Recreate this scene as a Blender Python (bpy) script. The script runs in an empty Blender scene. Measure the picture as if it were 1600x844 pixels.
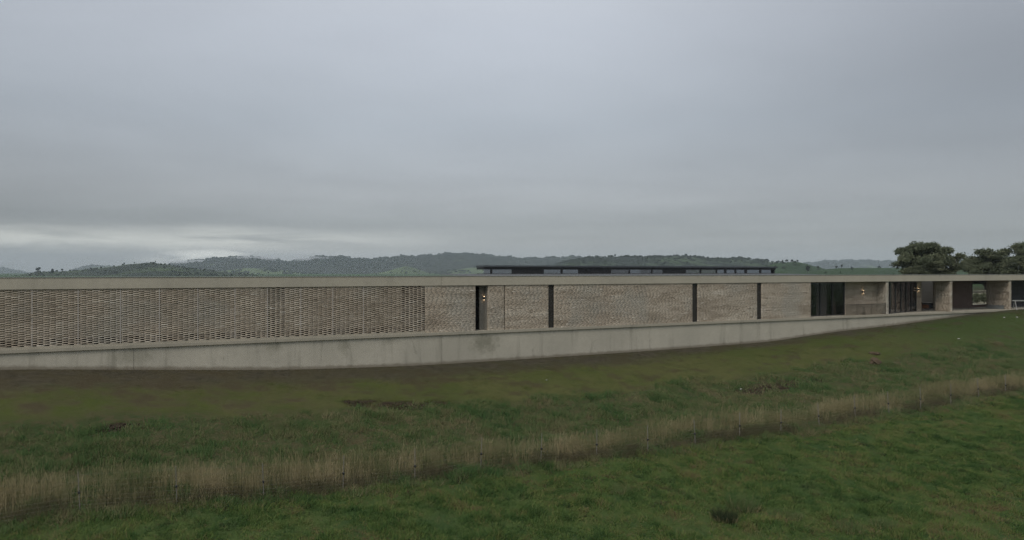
import bpy, math, random
import numpy as np
from math import radians
random.seed(7)
rng = np.random.default_rng(7)
S = bpy.context.scene
COL = S.collection

# ------------------------------------------------------------------ camera
F = 1200.0; CX = 800.0; HZ = 424.5; CZ = 3.92      # focal length, centre and horizon in pixels of a 1600 px wide frame; eye height (m)
cd = bpy.data.cameras.new('camera'); cam = bpy.data.objects.new('camera', cd); COL.objects.link(cam)
cd.sensor_width = 36; cd.lens = 36 * F / 1600; cd.shift_y = 2.5 / 1600
cd.clip_start = 0.3; cd.clip_end = 60000
cam.location = (0, 0, CZ); cam.rotation_euler = (radians(90), 0, 0)
S.camera = cam

# ------------------------------------------------------------------ node helper
def nd(nt, typ, ins=None, **kw):
    n = nt.nodes.new(typ)
    for k, v in kw.items(): setattr(n, k, v)
    for k, v in (ins or {}).items():
        if isinstance(v, bpy.types.NodeSocket): nt.links.new(v, n.inputs[k])
        else:
            if isinstance(v, (tuple, list)) and len(v) == 3 and n.inputs[k].type == 'RGBA': v = (*v, 1)
            n.inputs[k].default_value = v
    return n
def math_(nt, op, a, b=0.0, c=0.0, clamp=False):
    return nd(nt, 'ShaderNodeMath', {0: a, 1: b, 2: c}, operation=op, use_clamp=clamp).outputs[0]
def mixc(nt, f, a, b, blend='MIX'):
    n = nt.nodes.new('ShaderNodeMix'); n.data_type = 'RGBA'; n.blend_type = blend
    for i, v in ((0, f), (6, a), (7, b)):
        if isinstance(v, bpy.types.NodeSocket): nt.links.new(v, n.inputs[i])
        else: n.inputs[i].default_value = (*v, 1) if isinstance(v, (tuple, list)) and len(v) == 3 else v
    return n.outputs[2]
def noise(nt, vec, scale, detail=4, rough=0.55, dist=0.0):
    return nd(nt, 'ShaderNodeTexNoise', {'Vector': vec, 'Scale': scale, 'Detail': detail, 'Roughness': rough, 'Distortion': dist}).outputs[0]
def step(nt, v, lo, hi):
    return nd(nt, 'ShaderNodeMapRange', {0: v, 1: lo, 2: hi, 3: 0.0, 4: 1.0}, interpolation_type='SMOOTHSTEP').outputs[0]
def ramp(nt, f, stops):
    n = nt.nodes.new('ShaderNodeValToRGB'); e = n.color_ramp.elements
    while len(e) < len(stops): e.new(0.5)
    for x, (p, c) in zip(e, stops): x.position = p; x.color = (*c, 1)
    nt.links.new(f, n.inputs[0]); return n.outputs[0]

# ------------------------------------------------------------------ world, sun, exposure
SUN_EL, SUN_AZ = radians(48), radians(205)          # high behind the camera, a little to its left; veiled by cloud
W_ = bpy.data.worlds.new('World'); S.world = W_; W_.use_nodes = True
nt = W_.node_tree; nt.nodes.clear()
sky = nd(nt, 'ShaderNodeTexSky', sky_type='NISHITA', sun_disc=False, sun_elevation=SUN_EL, sun_rotation=SUN_AZ)
tc = nd(nt, 'ShaderNodeTexCoord'); sep = nd(nt, 'ShaderNodeSeparateXYZ', {0: tc.outputs['Generated']})
sx, sy, sz = sep.outputs
zup = math_(nt, 'MAXIMUM', sz, 0.0)
# stratus sheet: colour by height above the horizon, then low-contrast streaks on a flat cloud base
base = ramp(nt, zup, [(0.0, (.350, .370, .378)), (.037, (.375, .392, .400)), (.062, (.355, .376, .392)), (.095, (.415, .436, .460)),
                      (.184, (.450, .490, .540)), (.30, (.55, .59, .655)), (.6, (.80, .83, .88)), (1.0, (.95, .97, 1.0))])
den = math_(nt, 'ADD', zup, 0.06)
px_ = math_(nt, 'DIVIDE', sx, den); py_ = math_(nt, 'DIVIDE', sy, den)
pv = nd(nt, 'ShaderNodeCombineXYZ', {0: px_, 1: py_, 2: 0.0}).outputs[0]
n1 = noise(nt, pv, 0.42, 5, 0.5, 0.6); n2 = noise(nt, pv, 1.3, 4, 0.5, 0.3)
streak = math_(nt, 'ADD', math_(nt, 'MULTIPLY', n1, 0.34), math_(nt, 'MULTIPLY', n2, 0.12))   # about .23 mean
azi = math_(nt, 'ARCTAN2', sx, sy)
# bright patch ahead and vignetting put into the sky colour, darker towards both sides
mr = lambda lo, hi, a, b: nd(nt, 'ShaderNodeMapRange', {0: zup, 1: lo, 2: hi, 3: a, 4: b}).outputs[0]
side = math_(nt, 'ADD', math_(nt, 'MULTIPLY', step(nt, azi, 0.05, 0.62), mr(.06, .22, .14, .36)), math_(nt, 'MULTIPLY', step(nt, math_(nt, 'MULTIPLY', azi, -1.0), 0.10, 0.70), mr(.06, .16, .30, .13)))
cl = math_(nt, 'MULTIPLY', math_(nt, 'ADD', streak, 0.77), math_(nt, 'SUBTRACT', 1.0, side))
cloud = nd(nt, 'ShaderNodeVectorMath', {0: base, 1: nd(nt, 'ShaderNodeCombineXYZ', {0: cl, 1: cl, 2: cl}).outputs[0]}, operation='MULTIPLY').outputs[0]
# thin break in the cloud low down on the left: azimuth in radians from the view axis
azm = math_(nt, 'SUBTRACT', 1.0, step(nt, math_(nt, 'ABSOLUTE', math_(nt, 'ADD', azi, 0.45)), 0.06, 0.46))
wob = math_(nt, 'MULTIPLY', math_(nt, 'SUBTRACT', noise(nt, nd(nt, 'ShaderNodeCombineXYZ', {0: math_(nt, 'MULTIPLY', azi, 5.0), 1: math_(nt, 'MULTIPLY', sz, 40.0), 2: 0.0}).outputs[0], 1.0, 5, 0.6), 0.5), 0.022)
zz = math_(nt, 'ADD', sz, wob)
band = math_(nt, 'MULTIPLY', step(nt, zz, 0.014, 0.038), math_(nt, 'SUBTRACT', 1.0, step(nt, zz, 0.038, 0.060)))
band = math_(nt, 'MULTIPLY', band, azm)
puff = math_(nt, 'SUBTRACT', 1.0, step(nt, nd(nt, 'ShaderNodeVectorMath', {0: nd(nt, 'ShaderNodeCombineXYZ', {0: math_(nt, 'MULTIPLY', math_(nt, 'ADD', azi, 0.375), 0.17), 1: math_(nt, 'SUBTRACT', zz, 0.017), 2: 0.0}).outputs[0]}, operation='LENGTH').outputs[1], 0.003, 0.018))
glow = math_(nt, 'MAXIMUM', math_(nt, 'MULTIPLY', band, math_(nt, 'MULTIPLY', step(nt, noise(nt, nd(nt, 'ShaderNodeCombineXYZ', {0: math_(nt, 'MULTIPLY', azi, 6.0), 1: math_(nt, 'MULTIPLY', sz, 60.0), 2: 9.0}).outputs[0], 1.0, 5, .6, .5), .2, .6), .58)), math_(nt, 'MULTIPLY', puff, math_(nt, 'MULTIPLY', step(nt, noise(nt, nd(nt, 'ShaderNodeCombineXYZ', {0: math_(nt, 'MULTIPLY', azi, 16.0), 1: math_(nt, 'MULTIPLY', sz, 70.0), 2: 3.0}).outputs[0], 1.0, 5, .6, .5), .25, .62), .86)))
cloud = mixc(nt, glow, cloud, (.92, .93, .87))
blue = nd(nt, 'ShaderNodeVectorMath', {0: sky.outputs[0], 3: 0.10}, operation='SCALE').outputs[0]
final = mixc(nt, 0.94, blue, cloud)
bg = nd(nt, 'ShaderNodeBackground', {0: final, 1: 1.0})
nd(nt, 'ShaderNodeOutputWorld', {0: bg.outputs[0]})

sl = bpy.data.lights.new('sun', 'SUN'); sun = bpy.data.objects.new('sun', sl); COL.objects.link(sun)
sl.energy = 1.15; sl.angle = radians(25); sl.color = (1.0, .94, .84)
sun.rotation_euler = (radians(90) - SUN_EL, 0, radians(180) - SUN_AZ)
S.cycles.use_denoising = True; S.cycles.denoising_input_passes = 'RGB'; S.cycles.volume_bounces = 2
S.cycles.max_bounces = 6; S.cycles.diffuse_bounces = 3; S.cycles.transparent_max_bounces = 12
S.view_settings.view_transform = 'Standard'; S.view_settings.look = 'None'
S.view_settings.exposure = 0.0; S.view_settings.gamma = 1.0; S.view_settings.use_curve_mapping = False

# ------------------------------------------------------------------ plan: the facade runs along D from P0, N points into the house
_n = math.hypot(2240, 1200)
D = np.array([2240 / _n, 1200 / _n]); N = np.array([-D[1], D[0]]); ANG = math.atan2(D[1], D[0])
K = 0.03997
def depth0(x): return F * CZ / ((3040 - x) * K)
P0 = np.array([(0 - CX) / F * depth0(0), depth0(0)])
def U(x, v=0.0):
    "u of the point seen in column x on the vertical plane at setback v"
    t = (x - CX) / F
    return (t * (P0[1] + v * N[1]) - (P0[0] + v * N[0])) / (D[0] - t * D[1])
def XY(u, v): return P0[0] + u * D[0] + v * N[0], P0[1] + u * D[1] + v * N[1]
def UV(X, Y):
    a, b = X - P0[0], Y - P0[1]
    return a * D[0] + b * D[1], a * N[0] + b * N[1]

# ------------------------------------------------------------------ ground heights
ZF_U = np.array([U(x) for x in (0, 300, 450, 650, 800, 1000, 1200, 1300, 1400, 1500, 1570)])
ZF_Z = np.array([-1.00, -1.57, -1.89, -2.11, -2.11, -2.08, -1.93, -1.41, -1.07, -.49, -.07])
ZF_U = np.concatenate([[-40], ZF_U, [ZF_U[-1] + 2]]); ZF_Z = np.concatenate([[-0.6], ZF_Z, [-.05]])
VF = -16.6
FU = np.array([-20., 10, 17, 34, 40, 52, 66, 90]); FZ = np.array([-4.1, -4.3, -4.46, -4.77, -4.86, -4.82, -4.2, -3.7])
_fp = []
for x, y in ((125, 803), (397, 776), (820, 730), (1060, 701), (1313, 662), (1595, 611)):
    u = U(x, VF); X, Y = XY(u, VF); _fp.append((u, CZ - (y - HZ) / F * Y))
FU = np.array([_fp[0][0] - 15] + [p[0] for p in _fp] + [_fp[-1][0] + 20]); FZ = np.array([_fp[0][1] + .1] + [p[1] for p in _fp] + [_fp[-1][1] + .4])
def sm(t): t = np.clip(t, 0, 1); return t * t * (3 - 2 * t)
def bumps(u, v):
    z = 0
    for i, (a, f) in enumerate(((.06, .55), (.05, 1.1), (.045, 2.1), (.03, 3.7))):
        z = z + a * np.sin(f * (u * math.cos(i * 1.7 + .3) + v * math.sin(i * 1.7 + .3)) + 1.3 * i + 1.2 * np.sin(f * .43 * (v - u * .6) + i))
    return z
def smooth_interp(u, xs, zs):
    return sum(np.interp(u + d, xs, zs) for d in (-1.6, -.8, 0, .8, 1.6)) / 5
def GZ(u, v):
    u = np.asarray(u, float); v = np.asarray(v, float)
    zf = smooth_interp(u, ZF_U, ZF_Z); ze = smooth_interp(u, FU, FZ)
    t = np.clip(v / VF, 0, 1)
    tt = t + 0.10 * np.sin(np.pi * t) * (t - .55)                       # lawn a little flatter, bank a little steeper
    z = zf + (ze - zf) * tt
    below = np.maximum(VF - v, 0)
    z = z - np.where(below < 60, .12 * below, 7.2 + .02 * np.minimum(below - 60, 800))
    b = bumps(u, v) * sm((-v - 4.0) / 5.0) * np.clip(1 - below / 300, 0, 1)
    back = np.maximum(v, 0)
    zb = zf + (np.minimum(zf, 0) * 0 - .45 - zf) * sm(back / 2.0) - 5.0 * sm((back - 32) / 350)
    return np.where(v > 0, np.where(zf > -.45, zf - (.35) * sm(back / 2) - 5.0 * sm((back - 32) / 350), zb), z + b)
_tab = np.random.default_rng(77).random((256, 256))
def vn(u, v, s, k=0, oct=3):
    "fractal value noise 0..1, about even spread; s = cells per metre"
    out = 0; amp = 1; tot = 0
    for o in range(oct):
        x = u * s + 31.7 * k + 7.3 * o; y = v * s - 17.9 * k + 3.1 * o; xi = np.floor(x).astype(int); yi = np.floor(y).astype(int); fx = sm(x - xi); fy = sm(y - yi)
        T = lambda a, b: _tab[a % 256, b % 256]
        out = out + amp * ((T(xi, yi) * (1 - fx) + T(xi + 1, yi) * fx) * (1 - fy) + (T(xi, yi + 1) * (1 - fx) + T(xi + 1, yi + 1) * fx) * fy); tot += amp; amp *= .55; s *= 2.1
    return np.clip(.5 + (out / tot - .5) * 1.5, 0, 1)
def ground_hit(x, y):
    "(u, v, z) where the sight line of a pixel meets the ground"
    t = (x - CX) / F; s = (y - HZ) / F
    Y = np.linspace(12, 140, 5000); u, v = UV(t * Y, Y); g = GZ(u, v)
    i = int(np.argmax(CZ - s * Y <= g)); return float(u[i]), float(v[i]), float(g[i])

# ------------------------------------------------------------------ materials
def new_mat(name):
    m = bpy.data.materials.new(name); m.use_nodes = True; nt = m.node_tree; nt.nodes.clear()
    out = nd(nt, 'ShaderNodeOutputMaterial'); return m, nt, out
def surf(nt, out, col, rough=.85, bump=None, bstr=.3, bdist=.02, **ins):
    d = {'Base Color': col, 'Roughness': rough, 'Specular IOR Level': ins.pop('spec', .3)}; d.update(ins)
    if bump is not None:
        d['Normal'] = nd(nt, 'ShaderNodeBump', {'Strength': bstr, 'Distance': bdist, 'Height': bump}).outputs[0]
    p = nd(nt, 'ShaderNodeBsdfPrincipled', d); nt.links.new(p.outputs[0], out.inputs[0]); return p
def objco(nt): return nd(nt, 'ShaderNodeTexCoord').outputs['Object']
def scaled(nt, v, s): return nd(nt, 'ShaderNodeVectorMath', {0: v, 1: s}, operation='MULTIPLY').outputs[0]
def attr(nt, name): return nd(nt, 'ShaderNodeAttribute', attribute_name=name).outputs['Fac']
def plain(name, a, b=None, rough=.6, scale=3.0, metal=0.0, spec=.3):
    m, nt, out = new_mat(name); o = objco(nt)
    surf(nt, out, mixc(nt, noise(nt, o, scale, 5), a, b or tuple(c * .75 for c in a)), rough, noise(nt, o, scale * 8, 3), .08, .01, spec=spec, Metallic=metal)
    return m

def concrete(name, a, b, splash=False, streaks=.5):
    m, nt, out = new_mat(name); o = objco(nt)
    big = noise(nt, o, .22, 6, .6); fine = noise(nt, o, 3.5, 6, .65); pit = noise(nt, o, 26, 3, .6)
    c = mixc(nt, step(nt, big, .3, .7), a, b)
    c = mixc(nt, math_(nt, 'MULTIPLY', step(nt, fine, .42, .75), .35), c, tuple(x * .72 for x in a))
    run = noise(nt, scaled(nt, o, (1.1, 1.1, .10)), 1.0, 5, .6, .3)
    c = mixc(nt, math_(nt, 'MULTIPLY', step(nt, run, .52, .74), streaks), c, (.155, .148, .115))
    run2 = noise(nt, scaled(nt, o, (.7, .7, .25)), 1.3, 6, .7, 1.2)
    c = mixc(nt, math_(nt, 'MULTIPLY', step(nt, run2, .60, .76), streaks * .9), c, (.12, .115, .085))
    if splash:
        for x_, z_, rx, rz, k_ in ((757, -.85, 1.0, .75, .60), (538, -.55, .35, .6, .4), (428, -.45, .5, .35, .4), (206, -.65, 1.1, .5, .35), (610, -.4, .6, .3, .25)):
            dv_ = nd(nt, 'ShaderNodeVectorMath', {0: nd(nt, 'ShaderNodeVectorMath', {0: o, 1: (U(x_), 0, z_)}, operation='SUBTRACT').outputs[0], 1: (1 / rx, 0, 1 / rz)}, operation='MULTIPLY').outputs[0]
            ln_ = nd(nt, 'ShaderNodeVectorMath', {0: dv_}, operation='LENGTH').outputs[1]
            f_ = step(nt, math_(nt, 'ADD', ln_, math_(nt, 'MULTIPLY', math_(nt, 'SUBTRACT', noise(nt, o, 2.0, 7, .78), .5), 3.4)), 1.45, .05)
            c = mixc(nt, math_(nt, 'MULTIPLY', f_, k_), c, (.17, .165, .115))
        h = attr(nt, 'above'); hn = math_(nt, 'ADD', h, math_(nt, 'MULTIPLY', math_(nt, 'SUBTRACT', noise(nt, o, 1.6, 5, .65), .5), .30))
        c = mixc(nt, math_(nt, 'MULTIPLY', math_(nt, 'SUBTRACT', 1.0, step(nt, hn, .06, .26)), .62), c, (.135, .105, .068))
    surf(nt, out, c, .88, math_(nt, 'ADD', math_(nt, 'MULTIPLY', fine, .6), math_(nt, 'MULTIPLY', pit, .5)), .35, .012, spec=.2)
    return m
M = {}
M['fascia'] = concrete('fascia_concrete', (.51, .465, .375), (.45, .415, .34), streaks=.16)
M['slab'] = concrete('slab_concrete', (.45, .41, .33), (.385, .355, .29), streaks=.25)
M['wall_concrete'] = concrete('wall_concrete', (.565, .525, .435), (.465, .435, .36), True, .46)
def brick_mat():
    m, nt, out = new_mat('brick'); o = objco(nt); t = attr(nt, 'tone')
    c = ramp(nt, t, [(0, (.15, .118, .088)), (.25, (.33, .272, .207)), (.55, (.468, .396, .313)), (.82, (.56, .49, .398)), (1, (.69, .63, .54))])
    blotch = noise(nt, o, .33, 4, .55)
    c = mixc(nt, math_(nt, 'MULTIPLY', step(nt, blotch, .46, .68), .6), c, (.41, .395, .345))
    run = noise(nt, scaled(nt, o, (.9, .9, 13)), 1.0, 4, .65)
    c = mixc(nt, math_(nt, 'MULTIPLY', step(nt, run, .54, .72), .55), c, (.25, .21, .165))
    c = mixc(nt, math_(nt, 'MULTIPLY', step(nt, run, .46, .30), .35), c, (.50, .46, .39))
    c = mixc(nt, math_(nt, 'MULTIPLY', step(nt, noise(nt, o, .5, 3, .5), .52, .7), .35), c, (.41, .335, .265))
    sp = noise(nt, o, 22, 4, .6)
    c = mixc(nt, math_(nt, 'MULTIPLY', step(nt, sp, .45, .8), .35), c, (.52, .49, .42))
    surf(nt, out, c, .92, sp, .4, .006, spec=.15); return m
M['brick'] = brick_mat()
M['mortar'] = plain('mortar', (.45, .375, .29), (.36, .30, .23), .95, 2.0, spec=.1)
M['backing'] = plain('screen_backing', (.56, .49, .395), (.42, .37, .295), .95, 1.2, spec=.1)
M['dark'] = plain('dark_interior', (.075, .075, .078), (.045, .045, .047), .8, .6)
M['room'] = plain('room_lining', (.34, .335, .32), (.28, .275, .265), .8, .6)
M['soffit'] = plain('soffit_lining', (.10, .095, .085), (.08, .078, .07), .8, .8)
M['frame'] = plain('dark_metal', (.018, .019, .021), (.028, .029, .03), .45, 4, spec=.4)
M['roof'] = plain('roof_metal', (.16, .165, .165), (.12, .125, .13), .5, 1.5, .3)
M['roof_edge'] = plain('roof_edge_metal', (.085, .095, .105), (.07, .078, .088), .4, 1.5)
M['steel'] = plain('galvanised_steel', (.42, .42, .40), (.33, .33, .31), .5, 6, .3)
M['wire_steel'] = plain('wire_steel', (.22, .21, .19), (.15, .14, .13), .5, 6, .3)
M['post_steel'] = plain('post_steel', (.28, .265, .235), (.17, .155, .13), .65, 1.3, .1)
M['white'] = plain('white_paint', (.40, .40, .385), (.30, .30, .29), .6, 5)
M['post_light'] = plain('pale_steel', (.54, .50, .455), (.42, .385, .35), .6, 3)
M['timber_red'] = plain('red_timber', (.20, .135, .11), (.14, .095, .08), .6, 2)
M['timber_pale'] = plain('pale_timber', (.30, .27, .22), (.22, .195, .155), .7, 3)
M['ribbed'] = plain('ribbed_lining', (.26, .245, .215), (.21, .20, .178), .7, 2)
M['leather'] = plain('tan_leather', (.22, .095, .045), (.15, .065, .035), .55, 4)
M['grey_box'] = plain('grey_plastic', (.17, .18, .18), (.13, .14, .14), .6, 4)
M['stone'] = plain('pale_stone', (.44, .43, .40), (.32, .31, .28), .9, 6)
M['clay'] = plain('clay_spoil', (.135, .102, .070), (.085, .064, .044), .97, 5, spec=.05)
M['soil'] = plain('dark_soil', (.085, .066, .046), (.050, .040, .029), .97, 3, spec=.05)
M['bark'] = plain('bark', (.12, .10, .08), (.06, .05, .04), .95, 4, spec=.05)
def glass(name, tint, refl):
    m, nt, out = new_mat(name); o = objco(nt)
    fr = math_(nt, 'ADD', math_(nt, 'MULTIPLY', math_(nt, 'POWER', nd(nt, 'ShaderNodeLayerWeight', {0: .5}).outputs[1], 5.0), .95), .045)
    f = math_(nt, 'ADD', math_(nt, 'MULTIPLY', fr, 1.0), refl, clamp=True)
    tr = nd(nt, 'ShaderNodeBsdfTransparent', {0: tint})
    bmp = nd(nt, 'ShaderNodeBump', {'Strength': .03, 'Distance': .02, 'Height': noise(nt, o, 1.2, 2)}).outputs[0]
    gl = nd(nt, 'ShaderNodeBsdfGlossy', {0: (.9, .92, .95), 'Roughness': .03, 'Normal': bmp})
    nt.links.new(nd(nt, 'ShaderNodeMixShader', {0: f, 1: tr.outputs[0], 2: gl.outputs[0]}).outputs[0], out.inputs[0]); return m
M['glass'] = glass('tinted_glass', (.70, .67, .69), .02)
M['glass_bright'] = glass('reflective_glass', (.35, .35, .36), .20)
M['slot_glass'] = plain('slot_glass', (.048, .043, .037), (.038, .034, .030), .35, 2, spec=.25)
M['clear_glass'] = glass('clear_glass', (.90, .92, .91), .0)
M['glass_dim'] = glass('dim_glass', (.35, .36, .36), .05)
def mesh_screen():
    m, nt, out = new_mat('wire_mesh'); o = objco(nt)
    p = nd(nt, 'ShaderNodeBsdfPrincipled', {'Base Color': mixc(nt, noise(nt, o, 4), (.17, .148, .115), (.13, .115, .09)), 'Roughness': .7})
    nt.links.new(nd(nt, 'ShaderNodeMixShader', {0: .36, 1: nd(nt, 'ShaderNodeBsdfTransparent').outputs[0], 2: p.outputs[0]}).outputs[0], out.inputs[0]); return m
M['mesh_screen'] = mesh_screen()
def emis(name, col, s):
    m, nt, out = new_mat(name); nt.links.new(nd(nt, 'ShaderNodeEmission', {0: col, 1: s}).outputs[0], out.inputs[0]); return m
M['lamp'] = emis('lamp_glow', (1.0, .70, .42), 7.5)

def ground_mat():
    m, nt, out = new_mat('ground_earth'); o = objco(nt); s = nd(nt, 'ShaderNodeSeparateXYZ', {0: o}).outputs
    u, v = s[0], s[1]
    w = noise(nt, o, .16, 4, .6); w2 = noise(nt, o, .6, 5, .6); w3 = noise(nt, o, 2.5, 5, .65); w4 = noise(nt, o, 9, 4, .7)
    vw = math_(nt, 'ADD', v, math_(nt, 'ADD', math_(nt, 'MULTIPLY', math_(nt, 'SUBTRACT', w, .5), 5.0), math_(nt, 'MULTIPLY', math_(nt, 'SUBTRACT', w2, .5), 2.0)))
    lawn = mixc(nt, step(nt, w, .35, .65), (.070, .086, .025), (.092, .094, .035))
    lawn = mixc(nt, math_(nt, 'MULTIPLY', step(nt, w3, .42, .7), .6), lawn, (.050, .066, .023))
    right = step(nt, u, 52.0, 78.0)
    lawn = mixc(nt, math_(nt, 'MULTIPLY', right, .75), lawn, (.046, .072, .024))
    soil = mixc(nt, step(nt, w3, .35, .65), (.082, .070, .054), (.052, .044, .034))
    soil = mixc(nt, math_(nt, 'MULTIPLY', step(nt, w4, .58, .72), .5), soil, (.12, .105, .085))
    soil = mixc(nt, math_(nt, 'MULTIPLY', step(nt, w2, .42, .68), .75), soil, (.062, .066, .032))
    edge = nd(nt, 'ShaderNodeMapRange', {0: u, 1: 5.0, 2: 75.0, 3: -3.4, 4: -0.6}).outputs[0]
    sf = step(nt, math_(nt, 'SUBTRACT', vw, edge), -1.3, 1.3)
    c = mixc(nt, math_(nt, 'MULTIPLY', sf, .88), lawn, soil)
    c = mixc(nt, math_(nt, 'MULTIPLY', math_(nt, 'MULTIPLY', math_(nt, 'SUBTRACT', 1.0, step(nt, u, 8.0, 30.0)), step(nt, w2, .35, .6)), .55), c, (.088, .072, .045))
    c = mixc(nt, math_(nt, 'MULTIPLY', step(nt, w4, .56, .70), .35), c, (.034, .038, .018))
    thin = math_(nt, 'MULTIPLY', step(nt, w2, .50, .66), math_(nt, 'MULTIPLY', step(nt, vw, -8.5, -6.0), .6))
    c = mixc(nt, thin, c, (.066, .051, .034))
    weed = mixc(nt, step(nt, w3, .4, .62), (.048, .064, .026), (.080, .070, .038))
    c = mixc(nt, math_(nt, 'SUBTRACT', 1.0, step(nt, vw, -8.6, -7.0)), c, weed)
    past = mixc(nt, step(nt, w2, .35, .65), (.042, .072, .025), (.070, .098, .031))
    past = mixc(nt, math_(nt, 'MULTIPLY', step(nt, w3, .55, .75), .7), past, (.072, .060, .031))
    c = mixc(nt, math_(nt, 'SUBTRACT', 1.0, step(nt, vw, -17.6, -16.2)), c, past)
    c = mixc(nt, step(nt, math_(nt, 'ADD', attr(nt, 'dirt'), math_(nt, 'MULTIPLY', math_(nt, 'SUBTRACT', w3, .5), .9)), .22, .80), c, mixc(nt, w4, (.056, .042, .030), (.034, .027, .020)))
    dist = step(nt, v, 30.0, 160.0)
    field = mixc(nt, step(nt, noise(nt, o, .01, 5), .4, .6), (.055, .10, .035), (.04, .065, .03))
    c = mixc(nt, dist, c, field)
    surf(nt, out, c, .97, math_(nt, 'ADD', w3, w4), .7, .05, spec=.05); return m
M['ground'] = ground_mat()
def blade_mat(name, stops):
    m, nt, out = new_mat(name); g = nd(nt, 'ShaderNodeNewGeometry').outputs['Position']; t = attr(nt, 'tone')
    patch = noise(nt, g, .35, 4, .6)
    f = math_(nt, 'ADD', math_(nt, 'MULTIPLY', t, .55), math_(nt, 'MULTIPLY', patch, .45))
    c = ramp(nt, f, stops)
    p = nd(nt, 'ShaderNodeBsdfDiffuse', {0: c}); q = nd(nt, 'ShaderNodeBsdfTranslucent', {0: c})
    nt.links.new(nd(nt, 'ShaderNodeMixShader', {0: .35, 1: p.outputs[0], 2: q.outputs[0]}).outputs[0], out.inputs[0]); return m
M['pasture'] = blade_mat('pasture_grass', [(.12, (.038, .076, .030)), (.33, (.082, .150, .050)), (.48, (.130, .205, .062)), (.60, (.21, .25, .08)), (.70, (.24, .205, .105)), (.85, (.21, .16, .09))])
M['weeds'] = blade_mat('bank_weeds', [(.12, (.052, .105, .046)), (.34, (.096, .178, .064)), (.50, (.150, .205, .080)), (.64, (.235, .22, .118)), (.85, (.30, .245, .15))])
M['dry'] = blade_mat('dry_stalks', [(.15, (.13, .15, .065)), (.40, (.26, .235, .125)), (.60, (.40, .335, .195)), (.85, (.54, .46, .295))])
M['lawn'] = blade_mat('short_lawn', [(.2, (.085, .115, .036)), (.5, (.115, .14, .044)), (.8, (.16, .15, .062))])
M['leaf'] = blade_mat('eucalypt_leaf', [(.15, (.075, .092, .060)), (.4, (.135, .158, .098)), (.6, (.19, .206, .128)), (.85, (.25, .25, .16))])
M['sedge'] = blade_mat('sedge', [(.15, (.030, .046, .024)), (.6, (.07, .09, .045)), (.85, (.14, .13, .08))])
M['far_leaf'] = blade_mat('far_leaf', [(.1, (.022, .032, .020)), (.9, (.05, .062, .036))])
def hill_mat(name, green, dark, lo, hi, sc):
    m, nt, out = new_mat(name); g = nd(nt, 'ShaderNodeNewGeometry').outputs['Position']
    a = noise(nt, scaled(nt, g, (1, .6, 1.6)), sc, 6, .6, .4); b = noise(nt, g, sc * 9, 4, .7)
    f = step(nt, math_(nt, 'ADD', a, math_(nt, 'MULTIPLY', math_(nt, 'SUBTRACT', b, .5), .25)), lo, hi)
    dk = mixc(nt, b, dark, tuple(x * .6 for x in dark)); gr = mixc(nt, b, green, tuple(x * .7 for x in green))
    surf(nt, out, mixc(nt, f, dk, gr), .95, b, .5, 3.0 / (sc * 900), spec=.05); return m
M['forest'] = hill_mat('forest_hill', (.095, .13, .052), (.032, .038, .026), .60, .66, .0022)
M['pasture_hill'] = hill_mat('pasture_hill', (.080, .112, .050), (.034, .044, .030), .42, .62, .004)
M['mixed_hill'] = hill_mat('mixed_hill', (.062, .092, .042), (.028, .037, .027), .48, .62, .006)
M['field_hill'] = hill_mat('field_hill', (.115, .155, .070), (.045, .058, .036), .32, .54, .006)
M['green_hill'] = hill_mat('green_hill', (.048, .082, .036), (.034, .058, .028), .30, .60, .01)

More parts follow.
